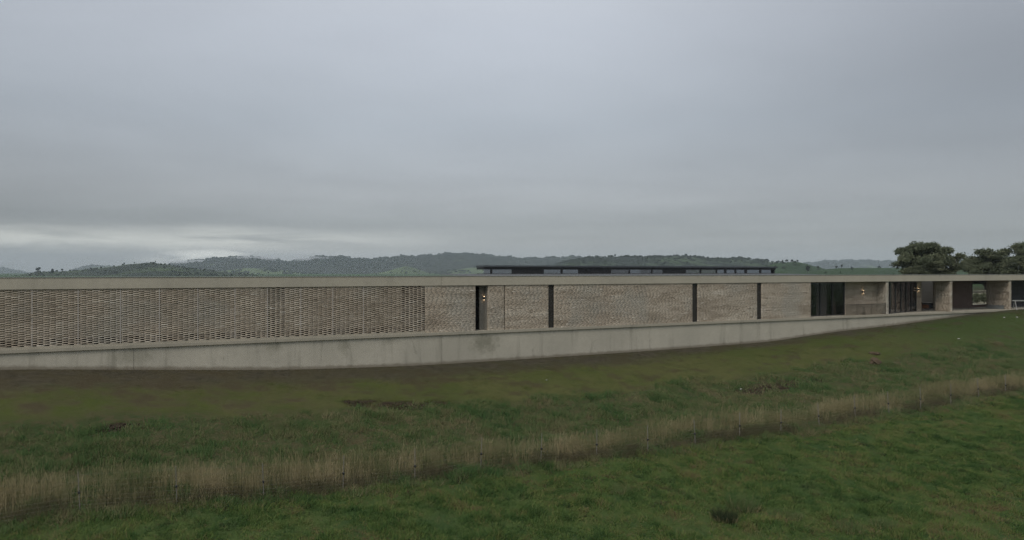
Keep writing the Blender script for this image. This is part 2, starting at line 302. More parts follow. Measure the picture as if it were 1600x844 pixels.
# ------------------------------------------------------------------ mesh helpers
def link(name, me, mat=None, parent=None, **props):
    o = bpy.data.objects.new(name, me); COL.objects.link(o)
    if mat is not None: me.materials.append(M[mat] if isinstance(mat, str) else mat)
    if parent is not None: o.parent = parent
    for k, v in props.items(): o[k] = v
    return o
def empty(name, loc, rz=0.0, label=None, cat=None, group=None):
    o = bpy.data.objects.new(name, None); COL.objects.link(o); o.location = loc; o.rotation_euler = (0, 0, rz); o.empty_display_size = .3
    if label: o['label'] = label; o['category'] = cat
    if group: o['group'] = group
    return o
class MB:
    def __init__(s): s.v = []; s.f = []
    def box(s, x0, x1, y0, y1, z0, z1):
        n = len(s.v)
        s.v += [(x0, y0, z0), (x1, y0, z0), (x1, y1, z0), (x0, y1, z0), (x0, y0, z1), (x1, y0, z1), (x1, y1, z1), (x0, y1, z1)]
        s.f += [tuple(n + i for i in q) for q in ((0, 3, 2, 1), (4, 5, 6, 7), (0, 1, 5, 4), (1, 2, 6, 5), (2, 3, 7, 6), (3, 0, 4, 7))]; return s
    def bar(s, a, b, r0, r1=None, n=8, cap=True):
        a = np.array(a, float); b = np.array(b, float); r1 = r0 if r1 is None else r1
        d = (b - a) / np.linalg.norm(b - a); h = np.array([0, 0, 1.]) if abs(d[2]) < .9 else np.array([1., 0, 0])
        e1 = np.cross(d, h); e1 /= np.linalg.norm(e1); e2 = np.cross(d, e1); k = len(s.v)
        for p, r in ((a, r0), (b, r1)):
            for i in range(n):
                t = 2 * math.pi * i / n; s.v.append(tuple(p + r * (math.cos(t) * e1 + math.sin(t) * e2)))
        for i in range(n):
            j = (i + 1) % n; s.f.append((k + i, k + n + i, k + n + j, k + j))
        if cap: s.f += [tuple(k + i for i in range(n)), tuple(k + n + i for i in reversed(range(n)))]
        return s
    def lump(s, c, r, seed=0, n=10, m=6, j=.18):
        rr = random.Random(seed); k = len(s.v); c = np.array(c)
        for a in range(m + 1):
            ph = math.pi * a / m
            for b in range(n):
                th = 2 * math.pi * b / n; q = 1 + rr.uniform(-j, j)
                s.v.append((c[0] + r[0] * q * math.sin(ph) * math.cos(th), c[1] + r[1] * q * math.sin(ph) * math.sin(th), c[2] + r[2] * (q if 0 < a < m else 1) * math.cos(ph)))
        for a in range(m):
            for b in range(n):
                b2 = (b + 1) % n; s.f.append((k + a * n + b, k + (a + 1) * n + b, k + (a + 1) * n + b2, k + a * n + b2))
        return s
    def build(s, name, mat, parent=None, bevel=0, smooth=False, **props):
        me = bpy.data.meshes.new(name); me.from_pydata(s.v, [], s.f); me.validate(); me.update()
        if smooth: me.polygons.foreach_set('use_smooth', [True] * len(me.polygons))
        o = link(name, me, mat, parent, **props)
        if bevel:
            b = o.modifiers.new('bevel', 'BEVEL'); b.width = bevel; b.segments = 1
        return o
def np_mesh(name, verts, faces, tone=None):
    "verts (n,3), faces (m,k) all of k corners"
    me = bpy.data.meshes.new(name); m, k = faces.shape
    me.vertices.add(len(verts)); me.vertices.foreach_set('co', np.ascontiguousarray(verts, np.float32).ravel())
    me.loops.add(m * k); me.loops.foreach_set('vertex_index', np.ascontiguousarray(faces, np.int32).ravel())
    me.polygons.add(m); me.polygons.foreach_set('loop_start', np.arange(0, m * k, k, dtype=np.int32))
    try: me.polygons.foreach_set('loop_total', np.full(m, k, np.int32))
    except Exception: pass
    me.update(calc_edges=True)
    if tone is not None:
        a = me.attributes.new('tone', 'FLOAT', 'FACE'); a.data.foreach_set('value', np.ascontiguousarray(tone, np.float32))
    return me

# ------------------------------------------------------------------ ground sheet (house frame, so its own coordinates are u, v)
gu = np.concatenate([[-4000, -3000, -1500, -500, -200, -90, -60], np.arange(-45, 125, .5), [130, 145, 180, 260, 500, 1200, 3500, 5500]])
gv = np.concatenate([[-2000, -1200, -500, -200, -100, -70], np.arange(-50, -20, .6), np.arange(-20, 0, .4), [0, .25, .6, 1, 1.5, 2, 4, 8, 12, 16, 20, 24, 32, 45, 60, 90, 130, 200, 300, 400, 700, 1500, 3000, 4500]])
UU, VV = np.meshgrid(gu, gv, indexing='ij'); ZZ = GZ(UU, VV)
# scraped dirt patches sit a little below the turf
DIRT = [(ground_hit(1205, 605), 3.4, .9), (ground_hit(1235, 597), 2.6, .8), (ground_hit(625, 631), 2.2, .55), (ground_hit(655, 634), 1.3, .45), (ground_hit(560, 628), 1.0, .35), (ground_hit(180, 665), 1.4, .4), (ground_hit(965, 618), 1.0, .3)]
def dirt_mask(u, v):
    d = np.zeros_like(np.asarray(u, float))
    for (a, b, _), ru, rv in DIRT:
        wob = .25 * np.sin(2.3 * u + a) + .2 * np.sin(4.1 * u + 1.7 * v)
        d = np.maximum(d, np.clip(1.5 - np.hypot((u - a) / ru, (v - b) / rv) - wob, 0, 1))
    return d
ZZ = ZZ - .10 * dirt_mask(UU, VV)
vs = np.stack([UU, VV, ZZ], -1).reshape(-1, 3); nu, nv = len(gu), len(gv)
ii, jj = np.meshgrid(np.arange(nu - 1), np.arange(nv - 1), indexing='ij'); q = (ii * nv + jj).ravel()
gme = np_mesh('ground', vs, np.stack([q, q + nv, q + nv + 1, q + 1], -1)); gme.polygons.foreach_set('use_smooth', [True] * len(gme.polygons))
at = gme.attributes.new('dirt', 'FLOAT', 'POINT'); at.data.foreach_set('value', dirt_mask(UU, VV).ravel().astype(np.float32))
ground = link('ground', gme, 'ground', kind='structure'); ground.location = (P0[0], P0[1], 0); ground.rotation_euler = (0, 0, ANG)
def on_ground(u, v, dz=0.0):
    X, Y = XY(u, v); return (X, Y, float(GZ(u, v)) + dz)

# ------------------------------------------------------------------ the house
house = empty('house', (P0[0], P0[1], 0), ANG, 'long low single-storey house of pale brick under a flat concrete parapet', 'house')
UL, UR = -10.0, U(1600) + 14.0
ZT, ZTOP = 3.0, 3.61
cuts = [UL, U(690), U(1000), U(1297), UR]                        # parapet beams, butted with a 12 mm joint
for a, b in zip(cuts[:-1], cuts[1:]):
    MB().box(a + .006, b - .006, -.06, .34, ZT, ZTOP).build('parapet_beam', 'fascia', house, bevel=.012)
    MB().box(a, b, -.09, .37, ZTOP + .002, ZTOP + .032).build('coping', 'steel', house)
cuts = [UL, U(430), U(1087), U(1400), UR]
for a, b in zip(cuts[:-1], cuts[1:]):
    MB().box(a + .005, b - .005, -.13, 7.0, -.22, -.03).build('floor_slab', 'slab', house, bevel=.01)
# bricks -----------------------------------------------------------
CH = .0595
def box_arrays(B, tone, mapf):
    "B (n,6): a0,a1 along, d0,d1 depth, z0,z1"
    n = len(B); a0, a1, d0, d1, z0, z1 = B.T
    P = np.stack([np.stack(c, -1) for c in ((a0, d0, z0), (a1, d0, z0), (a1, d1, z0), (a0, d1, z0), (a0, d0, z1), (a1, d0, z1), (a1, d1, z1), (a0, d1, z1))], 1)
    P = mapf(P.reshape(-1, 3)); f = np.array([(0, 3, 2, 1), (4, 5, 6, 7), (0, 1, 5, 4), (1, 2, 6, 5), (3, 0, 4, 7)])
    return P, (np.arange(n)[:, None, None] * 8 + f[None]).reshape(-1, 4), np.repeat(tone, 5)
def lay(a0, a1, z0, z1, screen=False, depth=.10):
    B = []; T = []; i = 0; z = z0
    nco = max(1, int(round((z1 - z0) / CH))); h = (z1 - z0) / nco
    hs = np.array([random.uniform(.72, 1.28) for _ in range(nco)]) if not screen else np.ones(nco)
    zs = z0 + np.concatenate([[0], np.cumsum(hs)]) / hs.sum() * (z1 - z0)          # courses of uneven height in the solid walls
    for i in range(nco):
        z = float(zs[i]); h = float(zs[i + 1] - zs[i]); ct = random.gauss(0, .05)
        if screen:
            a = a0 - .60 + (i % 2) * .277
            while a < a1:
                s = a + random.uniform(-.012, .012); e = s + .355 + random.uniform(-.012, .012); a += .554
                s, e = max(s, a0), min(e, a1)
                if e - s > .04:
                    B.append((s, e, -.004 + random.uniform(-.008, .008), depth, z + .0005 + random.uniform(0, .003), z + h - .0005 - random.uniform(0, .003))); T.append(random.gauss(.60, .12) + ct + .35 * (float(vn(s, z, .5, 50)) - .5))
        else:
            a = a0 - random.uniform(0, .34); run = random.gauss(0, .1)
            while a < a1:
                L = random.choice((.34, .34, .33, .35, .30, .22)); s, e = max(a, a0), min(a + L - .009, a1); a += L
                if e - s > .03:
                    t = .55 + .55 * (float(vn(s * .55 + 9.1 * int(a0), z * 3.0, 1.0, 40, 2)) - .5) + .20 * (float(vn(s, z, .45, 41)) - .5) + random.gauss(0, .03)
                    if random.random() < .025: t = random.uniform(.82, 1)
                    if random.random() < .03: t = random.uniform(.12, .28)
                    B.append((s, e, random.uniform(-.007, -.001) - (.003 if t > .8 else 0), depth, z + random.uniform(-.005, .004), z + h - random.uniform(-.003, .005))); T.append(t)
    return np.array(B), np.clip(np.array(T), 0, 1)
def along(v0):                                                    # facade: a = u, depth = v
    return lambda P: P + np.array([0, v0, 0])
def across(u0):                                                   # cross wall, faces -u: a runs from far to near
    return lambda P: np.stack([u0 + P[:, 1], -P[:, 0], P[:, 2]], -1)
def brick_wall(u0, u1, z0=-.028, z1=ZT - .012, v0=0.0, core=.25):
    w = MB().box(u0 + .004, u1 - .004, v0 + .003, v0 + core, z0, z1).build('brick_wall', 'mortar', house)
    P, f, t = box_arrays(*lay(u0, u1, z0, z1), along(v0)); link('brick', np_mesh('brick', P, f, t), 'brick', w, kind='stuff')
    # bonded brick returns close the two ends
    for ue, sgn in ((u0, 1), (u1, -1)):
        B = []; T = []
        for i in range(int((z1 - z0) / CH)):
            z = z0 + i * CH; B.append((-v0 - core + .005, -v0 - .112, -.002, .09, z + .005, z + CH - .004)); T.append(np.clip(random.gauss(.5, .13), 0, 1))
        P, f, t = box_arrays(np.array(B), np.array(T), across(ue) if sgn > 0 else (lambda Q, ue=ue: np.stack([ue - Q[:, 1], -Q[:, 0], Q[:, 2]], -1)))
        if sgn < 0: f = f[:, ::-1]
        link('brick_return', np_mesh('brick_return', P, f, t), 'brick', w, kind='stuff')
    return w
def cross_wall(u0, v0, v1, thick=.34, z0=-.028, z1=ZT - .012):
    w = MB().box(u0 + .012, u0 + thick, v0 + .012, v1, z0, z1).build('cross_wall', 'mortar', house)
    P, f, t = box_arrays(*lay(-v1, -v0 , z0, z1), across(u0)); link('brick', np_mesh('brick', P, f, t), 'brick', w, kind='stuff')
    P, f, t = box_arrays(*lay(u0 + .001, u0 + thick, z0, z1, depth=.09), along(v0 - .004)); t = np.clip(t + .16, 0, 1)
    link('brick', np_mesh('brick_pier', P, f, t), 'brick', w, kind='stuff'); return w

# perforated brick screen on the left, on a low upstand
us = U(664)
MB().box(UL, us, -.03, .22, -.029, .07).build('upstand', 'slab', house, bevel=.008)
scr = MB()
a = UL
for b0, b1 in ((U(414), U(446)), (U(628), us)):
    scr.box(a, b0, .058, .26, .44, ZT - .012); a = b1
scr = scr.build('screen_backing', 'backing', house)
MB().box(U(514), U(536), .262, .30, .44, 1.5).build('dark_panel', 'dark', house)
P, f, t = box_arrays(*lay(UL, us, .071, ZT - .012, True, .055), along(0)); link('brick_screen', np_mesh('brick_screen', P, f, t), 'brick', house, kind='stuff')
for x in (-25, 50, 122, 188, 249, 309, 367, 418, 470, 520, 568):
    MB().box(U(x) - .020, U(x) + .020, -.010, .056, .072, ZT - .013).build('screen_post', 'post_light', house)
MB().box(U(414) - .05, U(446) + .05, .40, .42, .102, ZT - .015).build('screen_window', 'glass_bright', house)
MB().box(UL, us, .9, 1.0, -.029, ZT - .015).build('rear_partition', 'dark', house)

# solid brick runs
SLOTS = [(857, 866), (1082, 1090), (1183, 1190)]
brick_wall(us + .004, U(743))
brick_wall(U(763), U(788)); brick_wall(U(789.6), U(857))
brick_wall(U(866), U(1082)); brick_wall(U(1090), U(1183)); brick_wall(U(1190), U(1267))
for x0, x1 in SLOTS:
    a, b = U(x0), U(x1)
    w = MB().box(a + .003, a + .05, .07, .16, -.028, ZT - .013).box(b - .05, b - .003, .07, .16, -.028, ZT - .013).box(a + .05, b - .05, .07, .16, -.028, .02).box(a + .05, b - .05, .07, .16, ZT - .06, ZT - .013).build('slot_window', 'frame', house)
    MB().box(a + .05, b - .05, .11, .12, .02, ZT - .06).build('pane', 'slot_glass', w)
# entrance recess with ribbed lining and a wall lamp
def wall_lamp(u, v, z, rot):
    o = MB().bar((0, -.10, -.11), (0, -.10, .11), .055, n=12).box(-.02, .02, -.06, 0, -.03, .03).build('wall_lamp', 'frame', house)
    for s in (1, -1):
        MB().bar((0, -.10, s * .1105), (0, -.10, s * .118), .046, n=12).build('lens', 'lamp', o)
    o.location = (u, v, z); o.rotation_euler = (0, 0, rot); return o
ue0, ue1 = U(743), U(763)
MB().box(ue1 - .05, ue1 + .06, .252, 1.6, -.028, ZT - .013).build('entry_side_wall', 'ribbed', house)
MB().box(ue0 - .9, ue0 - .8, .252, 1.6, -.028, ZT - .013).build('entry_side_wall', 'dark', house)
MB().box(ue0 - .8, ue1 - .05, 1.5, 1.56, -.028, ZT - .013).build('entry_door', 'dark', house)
e1 = U(749, .6)
MB().box(e1, ue1 - .051, .6, .66, -.028, ZT - .014).build('entry_lining', 'ribbed', house)
n = 12
for i in range(n):
    a = e1 + (ue1 - .055 - e1) * i / n
    MB().box(a, a + .035, 0.575, .599, -.027, 1.3).build('batten', 'ribbed', house)
wall_lamp(U(756.5, .5), .597, 2.12, 0)

# open bays on the right: terrace behind piers
b1a, b1b = U(1267), U(1385)
cross_wall(b1b, .02, 3.2)                                          # pier between bay one and two
cross_wall(U(1485), .02, 1.6); cross_wall(U(1577.5), .02, 2.4)
MB().box(b1a - 2, UR, 8.2, 8.3, -.03, ZT - .012).build('back_wall', 'dark', house) if False else None
V1 = .95
gl = lambda x: U(x, V1)
brick_wall(gl(1320), b1b - .005, v0=V1)
wall_lamp(U(1349, V1 - .1), V1 - .01, 2.05, 0)
def glazing(name, a, b, v, n, z0=-.028, z1=ZT - .014, mat='glass', fw=.06, rot=0.0):
    "row of n framed panes; a..b along u at setback v, or along a turned line"
    L = b - a
    root = MB()
    for i in range(n + 1):
        x = L * i / n; root.box(x - fw / 2, x + fw / 2, -.05, .05, z0, z1)
    for i in range(n):
        x0, x1 = L * i / n + fw / 2, L * (i + 1) / n - fw / 2
        root.box(x0, x1, -.045, .045, z0, z0 + .07).box(x0, x1, -.045, .045, z1 - .08, z1)
    root = root.build(name, 'frame', house); root.location = (a, v, 0); root.rotation_euler = (0, 0, rot)
    for i in range(n):
        MB().box(L * i / n + fw / 2, L * (i + 1) / n - fw / 2, -.008, .008, z0 + .07, z1 - .08).build('pane', mat, root)
    return root
glazing('window_wall', gl(1262), gl(1318.5), V1, 3, fw=.13)
MB().box(b1a - .09, U(1400), 4.6, 4.7, -.03, ZT - .014).build('room_wall', 'room', house)
for x0, x1, z1 in ((1280, 1296, 2.93),):
    MB().box(gl(x0), gl(x1), V1 + .28, V1 + .32, -.028, z1).build('inner_screen', 'room', house)
# mesh balustrade along the slab edge of bay one
bal = MB().box(b1a + .01, b1b - .02, .02, .05, .93, .965).build('balustrade_rail', 'frame', house)
for i in range(6):
    x = b1a + .03 + (b1b - b1a - .08) * i / 5; MB().box(x, x + .012, .022, .048, -.028, .93).build('baluster', 'frame', bal)
MB().box(U(1322), b1b - .03, .033, .037, .03, .928).build('mesh_panel', 'mesh_screen', bal)
# bay two: folding glazed doors set at a slight angle, a brick return with a lamp, an open room beyond
pa = np.array([U(1390.5, .30), .30]); pb = np.array([U(1431, 2.3), 2.3]); dv = pb - pa
glazing('folding_doors', pa[0], pa[0] + np.hypot(*dv), pa[1], 5, fw=.16, rot=math.atan2(dv[1], dv[0]))
brick_wall(U(1431.5, 2.3), U(1440, 2.3), v0=2.3, core=.35)
wall_lamp(U(1435.3, 2.2), 2.295, 2.12, 0)
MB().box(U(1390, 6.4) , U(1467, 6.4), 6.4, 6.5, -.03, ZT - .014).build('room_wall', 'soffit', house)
brick_wall(U(1461, 3.0), U(1470, 3.0), v0=3.0)
# bay three: timber wall and a through window
MB().box(U(1480, 4.2), U(1519, 4.2), 4.2, 4.32, -.03, ZT - .014).build('timber_wall', 'timber_red', house)
wa, wb = U(1519.5, 4.2), U(1549, 4.2)
MB().box(wa, wb, 4.2, 4.4, -.03, .22).build('window_sill_wall', 'timber_red', house)
MB().box(wa, wb, 4.2, 4.4, 2.62, ZT - .014).build('window_head', 'dark', house)
g = glazing('through_window', wa, wb, 4.25, 1, .221, 2.618, 'clear_glass', .05); MB().box(.03, wb - wa - .03, -.04, .04, 1.60, 1.70).build('transom', 'frame', g)
cross_wall(wb + .01, 2.3, 4.6)
# last bay at the frame edge
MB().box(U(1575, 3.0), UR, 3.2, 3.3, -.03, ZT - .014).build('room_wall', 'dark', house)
# ceilings and outer shell
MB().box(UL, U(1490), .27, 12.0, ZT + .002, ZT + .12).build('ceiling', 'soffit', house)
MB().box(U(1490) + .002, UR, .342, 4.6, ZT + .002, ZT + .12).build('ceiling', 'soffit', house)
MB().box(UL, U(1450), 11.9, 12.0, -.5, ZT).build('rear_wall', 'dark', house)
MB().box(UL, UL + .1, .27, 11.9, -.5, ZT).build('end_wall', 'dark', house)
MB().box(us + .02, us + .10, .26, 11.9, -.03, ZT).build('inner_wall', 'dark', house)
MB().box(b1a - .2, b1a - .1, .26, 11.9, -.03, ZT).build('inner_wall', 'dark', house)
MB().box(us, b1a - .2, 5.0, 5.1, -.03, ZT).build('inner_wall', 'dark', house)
MB().box(UL, b1b + 6, 7.002, 11.9, -.3, -.03).build('inner_floor', 'soffit', house)
# roof sheet (ribbed) and the raised roof light
ra, rb = U(738, 1.0), U(1213, 7.0)
rm = MB(); nn = int((rb - ra) / .2)
for i in range(nn):
    x = ra + i * .2; k = len(rm.v)
    for xx, dz in ((x, 0), (x + .12, 0), (x + .13, .035), (x + .19, .035), (x + .2, 0)):
        rm.v += [(xx, .85, 3.60 + dz), (xx, 7.0, 3.71 + dz)]
    rm.f += [(k + 2 * j, k + 2 * j + 2, k + 2 * j + 3, k + 2 * j + 1) for j in range(4)]
rs = rm.build('roof_sheet', 'roof', house)
MB().box(ra, rb, .86, 6.98, 3.52, 3.595).build('roof_deck', 'roof', house)
MB().box(UL, ra - .01, .4, 11.9, 3.40, 3.50).build('roof_deck', 'roof', house)
MB().box(rb + .01, U(1490), .4, 11.9, 3.40, 3.50).build('roof_deck', 'roof', house)
VL = 7.0
la, lb = U(756, VL), U(1212, VL)
Yl = XY(la, VL)[1]; zz_ = lambda y: CZ + (HZ - y) * Yl / F       # heights read at the left end
lant = MB().box(la, lb, VL, VL + .12, 3.5, zz_(427.6)).box(la, lb, VL, VL + .10, zz_(421.2), zz_(417.6)).box(la, la + .1, VL + .12, VL + 1.3, 3.5, zz_(427.6)).box(la, la + .1, VL + .12, VL + 1.3, zz_(421.2), zz_(417.6)).box(lb - .1, lb, VL + .12, VL + 1.3, 3.5, zz_(417.6)).build('roof_light', 'frame', house)
MB().box(la, lb + .12, VL - .12, VL + 1.45, zz_(417.4), zz_(414.6)).build('roof_light_cap', 'roof_edge', lant, bevel=.01)
MB().box(la, lb, VL + 1.2, VL + 1.3, 3.5, zz_(427.6)).build('roof_light_rear_sill', 'frame', lant)
LP = [(756, 766.5, 'b'), (769.5, 800, 'b'), (800, 850, 'd'), (850, 876.5, 'b'), (879.5, 904, 'b'), (906, 955, 'd'), (955, 983, 'm'), (985, 1000, 'b'), (1000, 1018, 'm'), (1020, 1036, 'm'), (1037, 1070, 'd'), (1072, 1094, 'm'), (1096, 1119, 'm'), (1121, 1132, 'b'), (1135.5, 1148.5, 'b'), (1151, 1164, 'b'), (1167.5, 1187, 'b'), (1190, 1205, 'b')]
for x0, x1, k in LP:
    a, b = U(x0, VL), U(x1, VL)
    if k == 'd': MB().box(a, b, VL + .02, VL + .08, zz_(427.6), zz_(421.2)).build('solid_panel', 'frame', lant)
    else: MB().box(a + .01, b - .01, VL + .045, VL + .055, zz_(427.6) , zz_(421.2)).build('roof_light_pane', 'glass_bright' if k == 'b' else 'glass', lant)
for (x0, x1, k), (y0, y1, k2) in zip(LP[:-1], LP[1:]):
    if y0 - x1 > .5: MB().box(U(x1, VL), U(y0, VL), VL + .01, VL + .09, zz_(427.6), zz_(421.2)).build('mullion', 'frame', lant)

# ------------------------------------------------------------------ retaining wall under the slab
rw = empty('retaining_wall', (P0[0], P0[1], 0), ANG, 'long pale concrete retaining wall below the house, stained and splashed with mud', 'wall')
rc = [UL, U(209), U(690), U(1092), U(1187), U(1300), UR]
for a, b in zip(rc[:-1], rc[1:]):
    n = max(2, int((b - a) / .8)); uu = np.linspace(a + .008, b - .008, n + 1); g = np.minimum(GZ(uu, uu * 0), -.24)
    v = []; ab = []
    for u_, g_ in zip(uu, g):
        gg = float(GZ(u_, 0))
        for z in (min(gg, -.3) - .6, min(gg + .02, -.225), min(gg + .28, -.223), -.2205):
            v.append((u_, -.02, z)); ab.append(z - gg)
        for z in (-.2205, min(gg, -.3) - .6):
            v.append((u_, .28, z)); ab.append(z - gg)
    f = []
    for i in range(n):
        for j in range(6):
            f.append((i * 6 + j, (i + 1) * 6 + j, (i + 1) * 6 + (j + 1) % 6, i * 6 + (j + 1) % 6))
    f += [tuple(range(6)), tuple(n * 6 + j for j in reversed(range(6)))]
    me = bpy.data.meshes.new('wall_panel'); me.from_pydata(v, [], f); me.update()
    at = me.attributes.new('above', 'FLOAT', 'POINT'); at.data.foreach_set('value', ab)
    link('wall_panel', me, 'wall_concrete', rw)

# ------------------------------------------------------------------ things on the terrace
def W3(u, v, z): X, Y = XY(u, v); return (X, Y, z)
def on_floor(x, y):
    Y = F * (CZ + .03) / (y - HZ); return UV((x - CX) / F * Y, Y)
u_ = U(1305, V1 + .40)
pl = MB().box(-.14, .14, -.03, .03, 0, 2.35).build('timber_plank', 'timber_pale'); pl.location = W3(u_, V1 + .40, -.03); pl.rotation_euler = (radians(-14), radians(7), ANG)
pl['label'] = 'pale timber plank leaning upright behind the glass of the leftmost open bay'; pl['category'] = 'plank'
t = empty('potted_plant', W3(U(1349.5, .55), .55, -.03), ANG, 'small dark potted plant standing below the first terrace lamp behind the mesh balustrade', 'plant')
MB().bar((0, 0, 0), (0, 0, .2), .10, .14, 10).build('pot', 'frame', t)
m = MB().bar((0, 0, .2), (.02, 0, .62), .015, .008, 5)
for i in range(26):
    a = random.uniform(0, 6.28); z = random.uniform(.28, .68); r = random.uniform(.06, .17) * (1.1 - z * .8); c = np.array((r * math.cos(a), r * math.sin(a), z)); k = len(m.v)
    m.v += [tuple(c), tuple(c + (.05, .03, .04)), tuple(c + (.02, -.03, .09)), tuple(c + (-.03, .01, .05))]; m.f.append((k, k + 1, k + 2, k + 3))
m.build('foliage', 'far_leaf', t)
# table and armchair in the open room of bay two
t = empty('table', W3(U(1452, 3.6), 3.7, -.03), ANG, 'dark table with a thin pale top in the open room beside the second lamp', 'table')
MB().box(-1.0, .9, -.4, .4, .70, .735).build('table_top', 'timber_pale', t)
MB().box(-.75, .65, -.26, .26, .08, .699).build('cabinet', 'dark', t)
for x in (-.92, .82):
    for y in (-.34, .34): MB().box(x - .03, x + .03, y - .03, y + .03, 0, .699).build('leg', 'frame', t)
t = empty('armchair', W3(U(1444.5, 3.1), 3.0, -.03), ANG + .5, 'tan leather armchair in front of the dark table in the open room', 'chair')
MB().box(-.3, .3, -.3, .28, .2, .40).build('seat', 'leather', t, bevel=.04)
o = MB().box(-.3, .3, -.06, .06, 0, .45).build('backrest', 'leather', t, bevel=.04); o.location = (0, .33, .3); o.rotation_euler = (radians(-14), 0, 0)
for s in (-1, 1): MB().box(s * .35 - .05, s * .35 + .05, -.28, .3, .2, .56).build('armrest', 'leather', t, bevel=.03)
for x in (-.32, .32):
    for y in (-.24, .26): MB().bar((x, y, 0), (x, y, .2), .02, n=6).build('leg', 'frame', t)
ub, vb = U(1577.5) - .36, 1.25
t = empty('storage_box', W3(ub, vb, -.03), ANG + math.pi / 2, 'low grey storage box against the brick side wall of the third bay', 'box')
MB().box(-.75, .75, -.28, .28, 0, .34).build('box_body', 'grey_box', t, bevel=.015); MB().box(-.77, .77, -.30, .30, .341, .385).build('lid', 'grey_box', t, bevel=.012)
for s in (-.4, .4): MB().box(s - .05, s + .05, -.325, -.281, .22, .26).build('handle', 'frame', t)
ut, vt = on_floor(1596, 484)
t = empty('trestle', W3(U(1595, -.4), -.4, float(GZ(U(1595, -.4), -.4))), ANG - .5, 'white trestle stand at the far right end of the terrace by the last pier', 'trestle')
MB().box(-.9, .9, -.05, .05, .93, 1.05).build('top_beam', 'steel', t, bevel=.01)
for x in (-.62, .62):
    for s in (-1, 1): MB().bar((x, s * .04, .94), (x - .10 * (1 if x > 0 else -1) * 0 + .05 * s, s * .42, 0), .036, n=6).build('leg', 'white', t)
    MB().bar((x - .03, -.30, .30), (x + .03, .30, .30), .026, n=6).build('brace', 'white', t)
MB().bar((-.62, .3, .2), (.62, .3, .2), .022, n=6).build('stretcher', 'white', t)
# courtyard beyond the through window
uc, vc = U(1533, 12.0), 12.0
cy = MB().box(uc - 9, uc + 14, 7.2, 24, -.6, -.20).build('courtyard_paving', 'slab', None, kind='structure'); cy.location = (P0[0], P0[1], 0); cy.rotation_euler = (0, 0, ANG)

cw = empty('courtyard_wall', W3(U(1533, 13.5), 13.5, -.4), ANG, 'pale low wall across the courtyard seen through the window of the third bay', 'wall')
MB().box(-8, 12, 0, .25, 0, 1.75).build('wall_body', 'slab', cw); MB().box(-8.03, 12.03, -.03, .28, 1.751, 1.81).build('wall_coping', 'slab', cw)
# ------------------------------------------------------------------ grass: single blades, several tens of thousands of tufts
def visible(u, v, margin=.28):
    X, Y = XY(u, v); z = GZ(u, v); t = X / np.maximum(Y, .1); s = (CZ - z) / np.maximum(Y, .1)
    return (Y > 8) & (np.abs(t) < 800 / F * (1 + margin) + .03) & (s < 460 / F)
def grass(name, cand, prob, blades, h, w, spread, lean, mat, cap, heads=False, tonef=None, seed=1):
    r = np.random.default_rng(seed)
    u0, u1, v0, v1, n = cand
    u = r.uniform(u0, u1, n); v = r.uniform(v0, v1, n); k = visible(u, v); u, v = u[k], v[k]
    p = prob(u, v) * (1 - .75 * dirt_mask(u, v)); k = r.random(len(u)) < p; u, v = u[k][:cap], v[k][:cap]
    n = len(u); tt = np.clip(r.normal(.5, .18, n) if tonef is None else tonef(u, v, r), 0, 1); hs = h(u, v, r)
    bu = (u[:, None] + r.normal(0, spread, (n, blades))).ravel(); bv = (v[:, None] + r.normal(0, spread, (n, blades))).ravel()
    bh = (hs[:, None] * r.uniform(.55, 1.1, (n, blades))).ravel(); bt = np.clip((tt[:, None] + r.normal(0, .14, (n, blades))).ravel(), 0, 1)
    z = GZ(bu, bv) - .03; X, Y = XY(bu, bv); m = len(X)
    az = r.uniform(0, 2 * math.pi, m); ww = w * r.uniform(.6, 1.3, m); ln = np.abs(r.normal(0, lean, m)) * bh; la_ = r.uniform(0, 2 * math.pi, m)
    ax, ay = np.cos(az) * ww / 2, np.sin(az) * ww / 2; tx, ty = np.cos(la_) * ln, np.sin(la_) * ln
    A = np.stack([X - ax, Y - ay, z], -1); B = np.stack([X + ax, Y + ay, z], -1); T = np.stack([X + tx, Y + ty, z + bh], -1)
    V = np.stack([A, B, T], 1).reshape(-1, 3); Fc = np.arange(3 * m).reshape(-1, 3); tn = bt
    if heads:                                                    # a drooping seed head near the tip
        c = A * .18 + T * .82; side = np.stack([-ay, ax, ax * 0], -1) * 2.2
        V2 = np.stack([c - side * .5, c + side * .5, T + np.stack([tx * .3, ty * .3, bh * .06], -1)], 1).reshape(-1, 3)
        Fc = np.concatenate([Fc, np.arange(3 * m).reshape(-1, 3) + 3 * m]); V = np.concatenate([V, V2]); tn = np.concatenate([tn, np.clip(bt + .06, 0, 1)])
    link(name, np_mesh(name, V, Fc, tn), mat, kind='stuff')
def nz(u, v, s, ph):
    return .5 + .25 * (np.sin(s * u + 1.3 * np.sin(s * .7 * v + ph)) + np.sin(s * 1.31 * v + 1.1 * np.sin(s * .9 * u + 2 * ph)))
near = lambda v, a, b: sm((v - a) / (b - a))
def fence_band(u, v):
    c = VF + 1.1 + 1.1 * (vn(u, v * 0, .12, 3) - .4); d = v - c; wdt = np.where(d > 0, (.45 + 1.15 * vn(u, v * 0, .16, 7)) * np.clip(1.05 - u / 160, .6, 1.05), .75)
    return np.exp(-(d / wdt) ** 2)
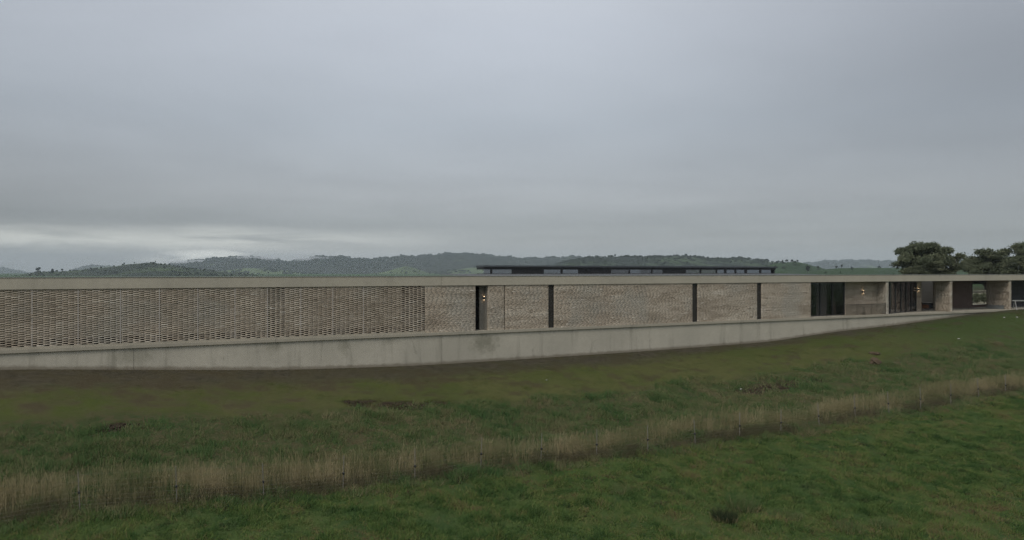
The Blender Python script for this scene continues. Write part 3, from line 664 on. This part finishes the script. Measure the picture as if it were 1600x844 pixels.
grass('pasture_grass', (-12, 95, -34, -16.2, 300000), lambda u, v: np.clip(.25 + 1.1 * vn(u, v, 1.1, 1), 0, 1) * (1 - near(v, -17.3, -16.3)), 7,
      lambda u, v, r: .05 + .26 * vn(u, v, 1.3, 2) ** 2.4 + r.uniform(0, .06, len(u)), .036, .075, .75, 'pasture', 105000,
      tonef=lambda u, v, r: -.06 + .74 * vn(u, v, 2.3, 4) + .34 * vn(u, v, .35, 6) + r.normal(0, .13, len(u)), seed=2)
M['dock'] = blade_mat('broad_leaf_weed', [(.2, (.030, .060, .026)), (.45, (.060, .095, .040)), (.6, (.11, .095, .055)), (.85, (.17, .125, .075))])
grass('pasture_weeds', (-12, 95, -34, -17.0, 9000), lambda u, v: np.clip(1.5 * vn(u, v, .3, 61) - .35, .03, 1), 26,
      lambda u, v, r: .05 + .16 * r.random(len(u)) ** 2, .05, .13, 1.3, 'dock', 3200, tonef=lambda u, v, r: r.normal(.5, .28, len(u)), seed=12)
grass('bank_weeds', (-12, 95, -17.5, -6.2, 130000), lambda u, v: np.clip(.10 + 1.1 * vn(u, v, .8, 11), .05, 1) * (1 - near(v, -8.6 + 2.6 * (vn(u, v * 0, .2, 12) - .5), -6.9 + 2.6 * (vn(u, v * 0, .2, 12) - .5))), 7,
      lambda u, v, r: .05 + .40 * vn(u, v, 1.3, 13) ** 2.2 + r.uniform(0, .08, len(u)), .036, .11, .65, 'weeds', 58000,
      tonef=lambda u, v, r: .05 + .45 * vn(u, v, .55, 14) + .60 * vn(u, v, 2.2, 15) - .09 + r.normal(0, .13, len(u)), seed=3)
M['thatch'] = blade_mat('dead_thatch', [(.2, (.075, .092, .045)), (.5, (.135, .122, .070)), (.85, (.22, .18, .11))])
grass('fence_thatch', (-12, 98, -17.4, -15.2, 60000), lambda u, v: np.clip(np.exp(-((v - VF - .35) / .50) ** 2) * np.clip(1.4 * vn(u, v, .5, 51) - .40, 0, 1), 0, 1), 8,
      lambda u, v, r: .16 + .28 * r.random(len(u)), .022, .10, .5, 'thatch', 16000, seed=9)
grass('dry_grass', (-12, 98, -17.7, -8.2, 170000), lambda u, v: np.clip(fence_band(u, v) * (.06 + 1.15 * vn(u, v, .8, 21) ** 1.1) * (.55 + .45 * vn(u, v, .13, 22)) + .085 * vn(u, v, .5, 23) ** 2 * near(-v, 8.5, 11), 0, 1), 4,
      lambda u, v, r: (.36 + .62 * fence_band(u, v)) * r.uniform(.55, 1.15, len(u)), .011, .07, .13, 'dry', 40000, heads=True,
      tonef=lambda u, v, r: -.02 + .9 * vn(u, v, .9, 24) + r.normal(0, .13, len(u)), seed=4)
grass('lawn_grass', (-12, 98, -8.4, -.3, 150000), lambda u, v: np.clip(.95 - .9 * near(v, -4.5 + u * .045, -1.6 + u * .045), .06, 1) * np.clip(1.5 * vn(u, v, .9, 31) - .15, .05, 1), 4,
      lambda u, v, r: .02 + .05 * vn(u, v, 1.1, 32) ** 3 + .03 * r.random(len(u)), .03, .07, .9, 'lawn', 70000, tonef=lambda u, v, r: .1 + .8 * vn(u, v, .9, 33) + r.normal(0, .1, len(u)), seed=5)
# rough clods in the scraped patches
sm_ = MB()
for (a, b, _), ru, rv in DIRT:
    for i in range(int(190 * ru * rv)):
        uu_, vv_ = a + random.gauss(0, ru * .5), b + random.gauss(0, rv * .5); X, Y = XY(uu_, vv_); r_ = random.uniform(.02, .075)
        sm_.lump((X, Y, float(GZ(uu_, vv_)) - .07 + r_ * .2), (r_, r_, r_ * .6), random.random(), 5, 3, .3)
sm_.build('soil_clods', 'soil', kind='stuff')

# ------------------------------------------------------------------ fence along the foot of the bank
uf0 = U(125, VF); SP = 3.0
fence = empty('wire_fence', on_ground(uf0, VF), ANG, 'wire stock fence on thin pale posts running along the dry grass', 'fence')
fz0 = float(GZ(uf0, VF)); pme = cme = None; posts = []
for k in range(-2, 25):
    u = uf0 + k * SP; g = float(GZ(u, VF)) - fz0; posts.append((k * SP, g))
    if pme is None:
        p = MB().box(-.014, .014, -.010, .010, -.15, 1.34).box(-.005, .005, -.026, -.010, -.15, 1.33).build('post', 'post_steel', fence); pme = p.data
        c = MB().box(-.035, .035, -.055, .03, .60, .67).build('clip', 'frame', p); cme = c.data
    else:
        p = link('post', pme, None, fence); c = link('clip', cme, None, p)
    p.location = (k * SP, 0, g); p.rotation_euler = (radians(random.uniform(-4, 4)), radians(random.uniform(-3.5, 3.5)), random.uniform(-.1, .1))
for h in (.10, .22, .35, .50, .66, .84, 1.02, 1.24):
    m = MB()
    for (x0, g0), (x1, g1) in zip(posts[:-1], posts[1:]): m.bar((x0, -.03, g0 + h), (x1, -.03, g1 + h), .0018, n=3, cap=False)
    m.build('wire', 'wire_steel', fence)
m = MB()
for (x0, g0), (x1, g1) in zip(posts[:-1], posts[1:]):
    for i in range(10):
        f_ = (i + .5) / 10; x = x0 + (x1 - x0) * f_; g = g0 + (g1 - g0) * f_; m.bar((x, -.033, g + .1), (x, -.033, g + .84), .0013, n=3, cap=False)
m.build('mesh_stay', 'wire_steel', fence, kind='stuff')

# ------------------------------------------------------------------ clay spoil, stones, tussocks
def lump_thing(name, x, y, r, mat, label, cat, seed, group=None):
    u, v, _ = ground_hit(x, y); m = MB(); rr = random.Random(seed)
    m.lump((0, 0, r[2] * .35), r, seed, 12, 7, .22)
    for i in range(3 if r[0] > .2 else 0):
        a = rr.uniform(0, 6.28); m.lump((r[0] * .8 * math.cos(a), r[1] * .8 * math.sin(a), r[2] * .2), (r[0] * .4, r[1] * .4, r[2] * .45), seed + i, 8, 5, .25)
    o = m.build(name, mat, None, smooth=False, label=label, category=cat); o.location = on_ground(u, v, -.01)
    if group: o['group'] = group
    return o
lump_thing('clay_mound', 1368, 569, (.40, .36, .36), 'clay', 'reddish brown clay lump, the taller of the two mounds on the right lawn', 'mound', 11, 'clay mounds on the lawn')
lump_thing('clay_mound', 1395, 571, (.52, .36, .20), 'clay', 'low flattened clay mound just right of the taller lump on the lawn', 'mound', 23, 'clay mounds on the lawn')
lump_thing('clay_mound', 1366, 553, (.42, .4, .12), 'clay', 'small flat clay heap on the lawn uphill behind the taller lump', 'mound', 31, 'clay mounds on the lawn')
for i, (x, y, r_, lab) in enumerate(((1498, 530, .11, 'white stone alone on the mown lawn right of the clay mounds'), (1569, 496.5, .11, 'white stone on the grass just below the last pier'),
        (1589, 496, .10, 'white stone on the grass below the white trestle'), (1157, 608.5, .10, 'white stone at the left tip of the dark scraped earth'), (1231, 666, .14, 'white stone in the grass below the dry stalks of the fence'), (854, 594, .06, 'tiny white stone on the lawn below the first slot window'))):
    lump_thing('stone', x, y, (r_, r_ * .8, r_ * .55), 'stone', lab, 'stone', 50 + i, 'white stones on the grass')
def tussock(x, y, r_, h, n, mat, label, seed):
    u, v, _ = ground_hit(x, y); rr = np.random.default_rng(seed); t = empty('grass_tussock', on_ground(u, v), 0, label, 'tussock', 'tussocks in the pasture')
    for nm, mt, k, hh, rad in (('stalks', mat, n, h, r_), ('dead_base', 'dry', n // 2, h * .45, r_ * 1.2)):
        a = rr.uniform(0, 6.28, k); q = rad * np.sqrt(rr.random(k)); X, Y = q * np.cos(a), q * np.sin(a); L = hh * rr.uniform(.5, 1.1, k); az = rr.uniform(0, 6.28, k); w = .010
        T = np.stack([X + .45 * L * np.cos(a) * q / rad + rr.normal(0, .05, k), Y + .45 * L * np.sin(a) * q / rad + rr.normal(0, .05, k), L], -1)
        A = np.stack([X - w * np.cos(az), Y - w * np.sin(az), X * 0 - .05], -1); B = np.stack([X + w * np.cos(az), Y + w * np.sin(az), X * 0 - .05], -1)
        link(nm, np_mesh(nm, np.stack([A, B, T], 1).reshape(-1, 3), np.arange(3 * k).reshape(-1, 3), np.clip(rr.normal(.45, .2, k), 0, 1)), mt, t, kind='stuff')
tussock(1132, 812, .42, .50, 520, 'sedge', 'dark bushy tussock near the lower edge of the pasture', 1)
tussock(1160, 795, .55, .75, 420, 'weeds', 'tall thin grass tussock just right of the dark bushy one', 2)
tussock(1232, 806, .5, .28, 300, 'weeds', 'low brown dead tussock right of the tall thin grass', 3)
tussock(965, 765, .5, .20, 260, 'weeds', 'low brown tussock in the pasture below the middle of the fence', 4)
tussock(1325, 826, .5, .30, 380, 'weeds', 'pale green tussock lowest at the right of the pasture', 5)
tussock(1380, 822, .45, .34, 380, 'weeds', 'round green tussock beside the pale one at lower right', 6)

# ------------------------------------------------------------------ big trees behind the right end
def tube_tree(root, pts, name='trunk'):
    m = MB()
    for a, b, r0, r1 in pts: m.bar(a, b, r0, r1, 8)
    m.build(name, 'bark', root)
def gum(x0, Y, lobes, label, seed, gz=-1.2):
    rr = np.random.default_rng(seed); k = Y / F; X0 = (x0 - CX) * k
    root = empty('gum_tree', (X0, Y, gz), 0, label, 'tree', 'gum trees behind the house')
    cen = []; V = []; T = []
    for (x, y, r) in lobes:
        cen.append(((x - x0) * k, rr.uniform(-2.2, 2.2), CZ + (HZ - y) * k - gz, r * k))
    segs = [((0, 0, -.2), (.15, 0, 2.4), .42, .34)]
    for c in cen:
        mid = (c[0] * .45, c[1] * .45, 2.4 + (c[2] - 2.4) * .4); segs += [((.15, 0, 2.3), mid, .20, .12), (mid, (c[0], c[1], c[2]), .12, .03)]
    tube_tree(root, segs)
    for (cx, cy, cz, r) in cen:
        # each lobe is a bunch of leafy sprays with gaps between them
        ns = int(10 + 21 * r); d = rr.normal(0, 1, (ns, 3)); d /= np.linalg.norm(d, axis=1)[:, None]; d[:, 2] = np.where(d[:, 2] < -.3, -d[:, 2], d[:, 2])
        sp = np.array([cx, cy, cz]) + d * (r * rr.uniform(.5, 1.02, ns))[:, None]; tn = np.clip(rr.normal(.45, .2, ns), 0, 1)
        nl = 34; c = np.repeat(sp, nl, 0) + rr.normal(0, 1, (ns * nl, 3)) * np.array([.30, .30, .17]); n = len(c)
        a = rr.normal(0, 1, (n, 3)); a /= np.linalg.norm(a, axis=1)[:, None]; b = np.cross(a, rr.normal(0, 1, (n, 3))); b /= np.linalg.norm(b, axis=1)[:, None]
        L = rr.uniform(.10, .22, n)[:, None]; a *= L; b *= L * .55
        V.append(np.stack([c - a, c + b, c + a, c - b], 1).reshape(-1, 3)); T.append(np.clip(np.repeat(tn, nl) + rr.normal(0, .12, n), 0, 1))
    V = np.concatenate(V); T = np.concatenate(T); link('crown', np_mesh('crown', V, np.arange(len(V)).reshape(-1, 4), T), 'leaf', root)
gum(1447, 125, [(1445, 400, 17), (1425, 402, 14), (1464, 401, 15), (1411, 405, 8), (1403, 409, 4.5), (1478, 394, 6), (1480, 411, 11), (1489, 402, 4), (1440, 416, 22), (1470, 418, 18), (1414, 418, 13), (1488, 420, 8), (1432, 391, 8), (1455, 389, 8), (1418, 394, 7), (1440, 388, 10), (1452, 388, 9), (1428, 393, 10), (1464, 392, 9), (1425, 428, 14), (1450, 430, 16), (1473, 429, 13), (1488, 430, 7), (1408, 427, 8), (1436, 408, 16), (1456, 410, 16), (1470, 412, 13)],
    'broad domed gum tree standing alone above the parapet left of the clump', 5)
gum(1540, 140, [(1513, 413, 7), (1509, 421, 8), (1541, 401, 11), (1554, 402, 9), (1530, 410, 9), (1545, 415, 15), (1565, 413, 13), (1520, 423, 10), (1536, 396, 5), (1560, 420, 12), (1530, 424, 13), (1550, 428, 13), (1512, 430, 9), (1572, 427, 11), (1538, 411, 11)],
    'lower round-headed gum tree in the middle of the clump above the terrace', 6)
gum(1604, 132, [(1592, 389, 8), (1581, 396, 7), (1606, 391, 11), (1600, 407, 17), (1580, 413, 13), (1622, 400, 18), (1598, 420, 14), (1640, 412, 16), (1586, 424, 11), (1604, 428, 14), (1576, 429, 10), (1596, 400, 12), (1612, 404, 14)],
    'tallest dark gum tree of the clump, cut by the right edge of the view', 7)

# shrubs in the courtyard, seen through the window
for i, (x, v, lab) in enumerate(((1538, 12.2, 'dark leafy shrub in the courtyard seen through the through window'), (1526, 12.7, 'low shrub at the left of the window view, against the pale courtyard wall'))):
    u = U(x, v); t = empty('shrub', W3(u, v, -.2), 0, lab, 'shrub'); rr = np.random.default_rng(90 + i); n = 900
    d = rr.normal(0, 1, (n, 3)); d /= np.linalg.norm(d, axis=1)[:, None]; c = d * np.array([.55, .55, .6]) * rr.uniform(.5, 1, n)[:, None] + np.array([0, 0, .75])
    a = rr.normal(0, .05, (n, 3)); b = rr.normal(0, .05, (n, 3)); MB().bar((0, 0, 0), (0, 0, .7), .05, .03, 6).build('stem', 'bark', t)
    link('foliage', np_mesh('foliage', np.stack([c - a, c + b, c + a, c - b], 1).reshape(-1, 3), np.arange(4 * n).reshape(-1, 4), rr.random(n)), 'leaf', t)

# ------------------------------------------------------------------ hills
def ridge(pts, Dd, near_w, far_w, mat, rough, seed, z0=-12.0, n=260, m=26):
    rr = random.Random(seed); xs = np.array([p[0] for p in pts], float); ys = np.array([p[1] for p in pts], float)
    x = np.linspace(xs[0], xs[-1], n); y = sum(np.interp(x + d, xs, ys) for d in (-6, -3, 0, 3, 6)) / 5
    crest = CZ + (HZ - y) * Dd / F; V = []
    ph = [rr.uniform(0, 6.28) for _ in range(8)]
    jag = sum(np.sin(x * (.19 * (i + 1) ** 1.25) + ph[i]) / (i + 1.5) for i in range(8)) * rough
    prof = [(-near_w * (1 - s), sm(s)) for s in np.linspace(0, 1, m)] + [(far_w * s, sm(1 - s)) for s in np.linspace(0, 1, 9)[1:]]
    for r_, h in prof:
        fold = np.sin(x * .055 + r_ / near_w * 3 + ph[0]) * .22 + np.sin(x * .13 - r_ / near_w * 4 + ph[1]) * .12
        dd = Dd + r_ + fold * near_w * .35 * (1 - h)
        hh = z0 + (crest + jag * h - z0) * h * (1 + .35 * fold * (1 - h))
        V.append(np.stack([(x - CX) / F * dd, dd, hh], -1))
    V = np.array(V); mm = len(prof); a, b = np.meshgrid(np.arange(mm - 1), np.arange(n - 1), indexing='ij'); q = (a * n + b).ravel()
    me = np_mesh('hill', V.reshape(-1, 3), np.stack([q, q + 1, q + n + 1, q + n], -1)); me.polygons.foreach_set('use_smooth', [True] * len(me.polygons))
    link('hill', me, mat, kind='structure'); return V
R1 = ridge([(-260, 421), (-120, 408), (0, 417), (22, 420.5), (45, 426), (70, 431)], 6000, 900, 400, 'forest', 4, 1)
R1b = ridge([(96, 429), (125, 416), (148, 413.5), (175, 415.5), (215, 426)], 5600, 800, 400, 'forest', 4, 2)
R1c = ridge([(1120, 428), (1230, 414), (1290, 406.5), (1345, 405.5), (1400, 407.5), (1480, 404), (1560, 402), (1700, 398), (1900, 410)], 6000, 1200, 400, 'forest', 5, 3)
R2 = ridge([(215, 430), (245, 420), (278, 411), (312, 406.5), (345, 403), (385, 402), (410, 403.5), (440, 409), (457, 409.5), (480, 404), (500, 401), (540, 402), (565, 406), (590, 404.5), (620, 401.5), (660, 400), (690, 397.5), (710, 396.5), (740, 397.5), (780, 401.5), (810, 404.5), (850, 403.5), (900, 402), (960, 403), (1010, 410), (1060, 425)], 4500, 1500, 700, 'forest', 5.0, 4)
R5 = ridge([(545, 432), (600, 425), (622, 419), (636, 415), (647, 419), (668, 426), (700, 430)], 3000, 400, 300, 'field_hill', .6, 5, n=80)
R5b = ridge([(660, 431), (705, 423), (740, 417), (800, 415), (860, 420), (900, 430)], 3300, 400, 300, 'field_hill', 1.0, 6, n=100)
R5c = ridge([(250, 432), (300, 427), (350, 423), (385, 419), (420, 419.5), (455, 424), (480, 428), (560, 432)], 3300, 500, 300, 'field_hill', 1.0, 12, n=120)
R3 = ridge([(820, 430), (870, 412), (910, 404), (950, 401.5), (1000, 402), (1070, 401), (1095, 403), (1125, 406), (1152, 403.8), (1175, 405.5), (1205, 409), (1240, 413), (1290, 425)], 2200, 700, 400, 'mixed_hill', 1.2, 7)
R4 = ridge([(15, 433), (58, 425), (100, 424), (135, 421.5), (165, 418.5), (190, 414.5), (224, 411), (244, 410.8), (262, 414), (290, 419), (340, 424), (420, 432)], 1900, 500, 300, 'pasture_hill', .5, 8)
R6 = ridge([(1140, 430), (1195, 415), (1222, 410), (1243, 409), (1258, 412), (1280, 418), (1300, 423), (1330, 430)], 1300, 350, 250, 'green_hill', .3, 9, n=120)
R7 = ridge([(1230, 431), (1280, 421), (1325, 418.7), (1400, 418.7), (1480, 421), (1640, 424), (1760, 431)], 1000, 350, 250, 'green_hill', .2, 10, n=120)

def ico():
    p = (1 + 5 ** .5) / 2
    v = np.array([(-1, p, 0), (1, p, 0), (-1, -p, 0), (1, -p, 0), (0, -1, p), (0, 1, p), (0, -1, -p), (0, 1, -p), (p, 0, -1), (p, 0, 1), (-p, 0, -1), (-p, 0, 1)], float); v /= np.linalg.norm(v[0])
    f = np.array([(0, 11, 5), (0, 5, 1), (0, 1, 7), (0, 7, 10), (0, 10, 11), (1, 5, 9), (5, 11, 4), (11, 10, 2), (10, 7, 6), (7, 1, 8), (3, 9, 4), (3, 4, 2), (3, 2, 6), (3, 6, 8), (3, 8, 9), (4, 9, 5), (2, 4, 11), (6, 2, 10), (8, 6, 7), (9, 8, 1)])
    return v, f
IV, IF_ = ico()
def woods(sets):
    V = []; Fc = []; T = []; r = np.random.default_rng(3); k = 0
    for R, n, size, lo, hi, msk in sets:
        mm = R.shape[0]
        for _ in range(n):
            a = int((lo + (hi - lo) * r.random()) * 25); a = min(a, mm - 2); b = r.integers(0, R.shape[1] - 1)
            if msk and not msk(b / R.shape[1], a / 25, r): continue
            p = R[a, b] + (R[a + 1, b + 1] - R[a, b]) * r.random(3) * [1, 1, 0]; s = size * r.uniform(.5, 1.2)
            V.append(IV * r.uniform(.75, 1.25, (12, 1)) * [s, s, s * .8] + p + [0, 0, s * .45]); Fc.append(IF_ + k); k += 12; T += [r.random()] * 20
    link('hill_woods', np_mesh('hill_woods', np.concatenate(V), np.concatenate(Fc), np.array(T)), 'far_leaf', kind='stuff')
pat = lambda f: (lambda x, y, r: math.sin(x * f + 2 * math.sin(y * 5 + x * 9)) > -.1)
woods([(R2, 5200, 6, .40, 1.0, None), (R2, 800, 6, .97, 1.0, None), (R3, 1300, 4, .5, 1.0, pat(14)), (R3, 130, 4.4, .985, 1.02, None), (R4, 420, 2.8, .4, .97, pat(23)), (R4, 34, 2.8, .985, 1.02, None), (R5, 26, 5, .3, .8, None), (R5b, 300, 6, .3, 1, pat(17)), (R5c, 330, 6, .2, 1, pat(21)), (R4, 260, 3.4, .25, .55, lambda x, y, r: x > .60), (R6, 24, 3, .5, .95, None)])

# single trees one can tell apart on the far slopes
def far_tree_mesh(kind, seed):
    r = np.random.default_rng(seed); V = []; Fc = []; k = 0; tn = []
    lob = {'round': [(0, 0, .68, .30), (.2, .1, .62, .2), (-.22, 0, .60, .2), (.05, -.15, .8, .18), (-.1, .12, .8, .16)],
           'tall': [(0, 0, .80, .18), (.05, 0, .62, .15), (-.04, .03, .48, .12), (.02, 0, .92, .10)],
           'split': [(-.16, 0, .82, .17), (.2, 0, .74, .15), (0, .1, .66, .12), (.3, .05, .62, .1)]}[kind]
    for cx, cy, cz, s in lob:
        n = 42; d = r.normal(0, 1, (n, 3)); d /= np.linalg.norm(d, axis=1)[:, None]; c = np.array([cx, cy, cz]) + d * s * r.uniform(.55, 1, n)[:, None]
        a = r.normal(0, .055, (n, 3)); b = r.normal(0, .055, (n, 3)); V.append(np.stack([c - a, c + b, c + a, c - b], 1).reshape(-1, 3)); Fc.append(np.arange(4 * n).reshape(-1, 4) + k); k += 4 * n; tn += list(r.random(n))
    cm = np_mesh('crown', np.concatenate(V), np.concatenate(Fc), np.array(tn)); cm.materials.append(M['far_leaf'])
    tm = MB().bar((0, 0, -.05), (0, 0, .45), .035, .025, 6)
    for l in lob: tm.bar((0, 0, .4), l[:3], .02, .008, 5)
    tmesh = bpy.data.meshes.new('trunk'); tmesh.from_pydata(tm.v, [], tm.f); tmesh.update(); tmesh.materials.append(M['bark']); return cm, tmesh
FT = {k: far_tree_mesh(k, i) for i, k in enumerate(('round', 'tall', 'split'))}
for x, y, h, Dd, k, lab in (
    (60, 427, 10, 1500, 'split', 'forked tree on the low ridge at the far left above the parapet'), (82, 430, 10.5, 1400, 'tall', 'slim upright tree right of the forked one at far left'),
    (97, 424.5, 5, 1600, 'round', 'small bushy tree third from the left on the low ridge'), (194, 415, 5, 1880, 'tall', 'tree breaking the left shoulder of the near green hill'),
    (243, 411.5, 4, 1880, 'tall', 'upright tree at the right end of the near green hilltop'), (210, 412.5, 3, 1880, 'round', 'low round tree on top of the near green hill'),
    (961, 402, 5, 2180, 'split', 'lone forked tree on the dark ridge above the roof light'), (1053, 402, 4.5, 2180, 'round', 'left of the two round trees on the ridge above the roof light end'),
    (1072, 402, 6, 2180, 'round', 'largest round tree on the ridge above the right half of the roof light'), (1086, 403.5, 5.5, 2180, 'round', 'round tree just right of the largest ridge tree'),
    (1122, 406.5, 4, 2180, 'split', 'lone small tree in the dip of the ridge before the green knoll'), (1153, 405, 3.5, 2180, 'round', 'small tree on the crest of the green knoll'),
    (1223, 411.5, 5.5, 1290, 'tall', 'leftmost tree of the row on the near green crest'), (1229.5, 411, 6, 1290, 'round', 'second tree of the row on the near green crest'), (1237.5, 411, 6, 1290, 'round', 'third tree of the row on the near green crest'), (1246, 411, 5, 1290, 'round', 'rightmost tree of the row on the near green crest'),
    (1262, 427, 12, 900, 'tall', 'tall slim tree below the crest just right of the roof light'), (1279, 421, 5, 1000, 'split', 'forked tree where the crest falls to the flat green paddock'),
    (1307, 421, 6, 990, 'split', 'left tree of the pair on the green paddock skyline'), (1315, 420, 7, 990, 'split', 'right tree of the pair on the green paddock skyline'),
    (1331, 424, 7, 900, 'tall', 'thin tree right of the pair in the green paddock'), (1374, 420.5, 5.5, 985, 'round', 'dark round bush on the paddock skyline left of the domed gum'),
    (1290, 428.5, 4, 800, 'round', 'small pale bush low in the paddock by the parapet'), (1313, 428.5, 4.5, 800, 'tall', 'small dark tree low in the paddock below the pair')):
    z = CZ + (HZ - y) * Dd / F; hm = h * Dd / F
    t = empty('far_tree', ((x - CX) / F * Dd, Dd, z - hm * .06), random.uniform(0, 6.28), lab, 'tree', 'single trees on the far slopes')
    t.scale = (hm * random.uniform(.95, 1.15), hm * .95, hm)
    link('crown', FT[k][0], None, t); link('trunk', FT[k][1], None, t)

# ------------------------------------------------------------------ damp air
hz = MB().box(-14500, 14500, -4200, 7000, -60, 165).build('haze', None, kind='stuff')
m, nt, out = new_mat('damp_air')
nt.links.new(nd(nt, 'ShaderNodeVolumePrincipled', {'Color': (.80, .90, 1.0, 1), 'Density': 1.08e-4, 'Anisotropy': .0}).outputs[0], out.inputs[1])
hz.data.materials.append(m)

def mist(x, y, Dd, rx, ry, rz, dens, seed):
    c = ((x - CX) / F * Dd, Dd, CZ + (HZ - y) * Dd / F); k = Dd / F
    o = MB().lump((0, 0, 0), (1, 1, 1), seed, 24, 14, 0).build('mist_bank', None, kind='stuff'); o.location = c; o.scale = (rx * k, rz, ry * k)
    m, nt, out = new_mat('mist'); tc_ = nd(nt, 'ShaderNodeTexCoord').outputs['Object']
    r_ = nd(nt, 'ShaderNodeVectorMath', {0: tc_}, operation='LENGTH').outputs[1]
    n_ = noise(nt, scaled(nt, tc_, (2.2, 1.2, 1.0)), 1.6, 4, .6, .4)
    f = step(nt, math_(nt, 'ADD', math_(nt, 'MULTIPLY', math_(nt, 'SUBTRACT', 1.0, r_), 1.0), math_(nt, 'MULTIPLY', math_(nt, 'SUBTRACT', n_, .55), 1.5)), .05, .65)
    f = math_(nt, 'MULTIPLY', f, step(nt, math_(nt, 'SUBTRACT', 1.0, r_), 0.0, .25))
    nt.links.new(nd(nt, 'ShaderNodeVolumePrincipled', {'Color': (.97, .98, 1.0, 1), 'Density': math_(nt, 'MULTIPLY', f, dens), 'Anisotropy': .3}).outputs[0], out.inputs[1])
    o.data.materials.append(m)
mist(306, 410, 4150, 62, 6, 160, .014, 1)
mist(396, 404.5, 4200, 56, 6, 140, .012, 2)
mist(490, 406, 4150, 40, 8, 140, .012, 3)
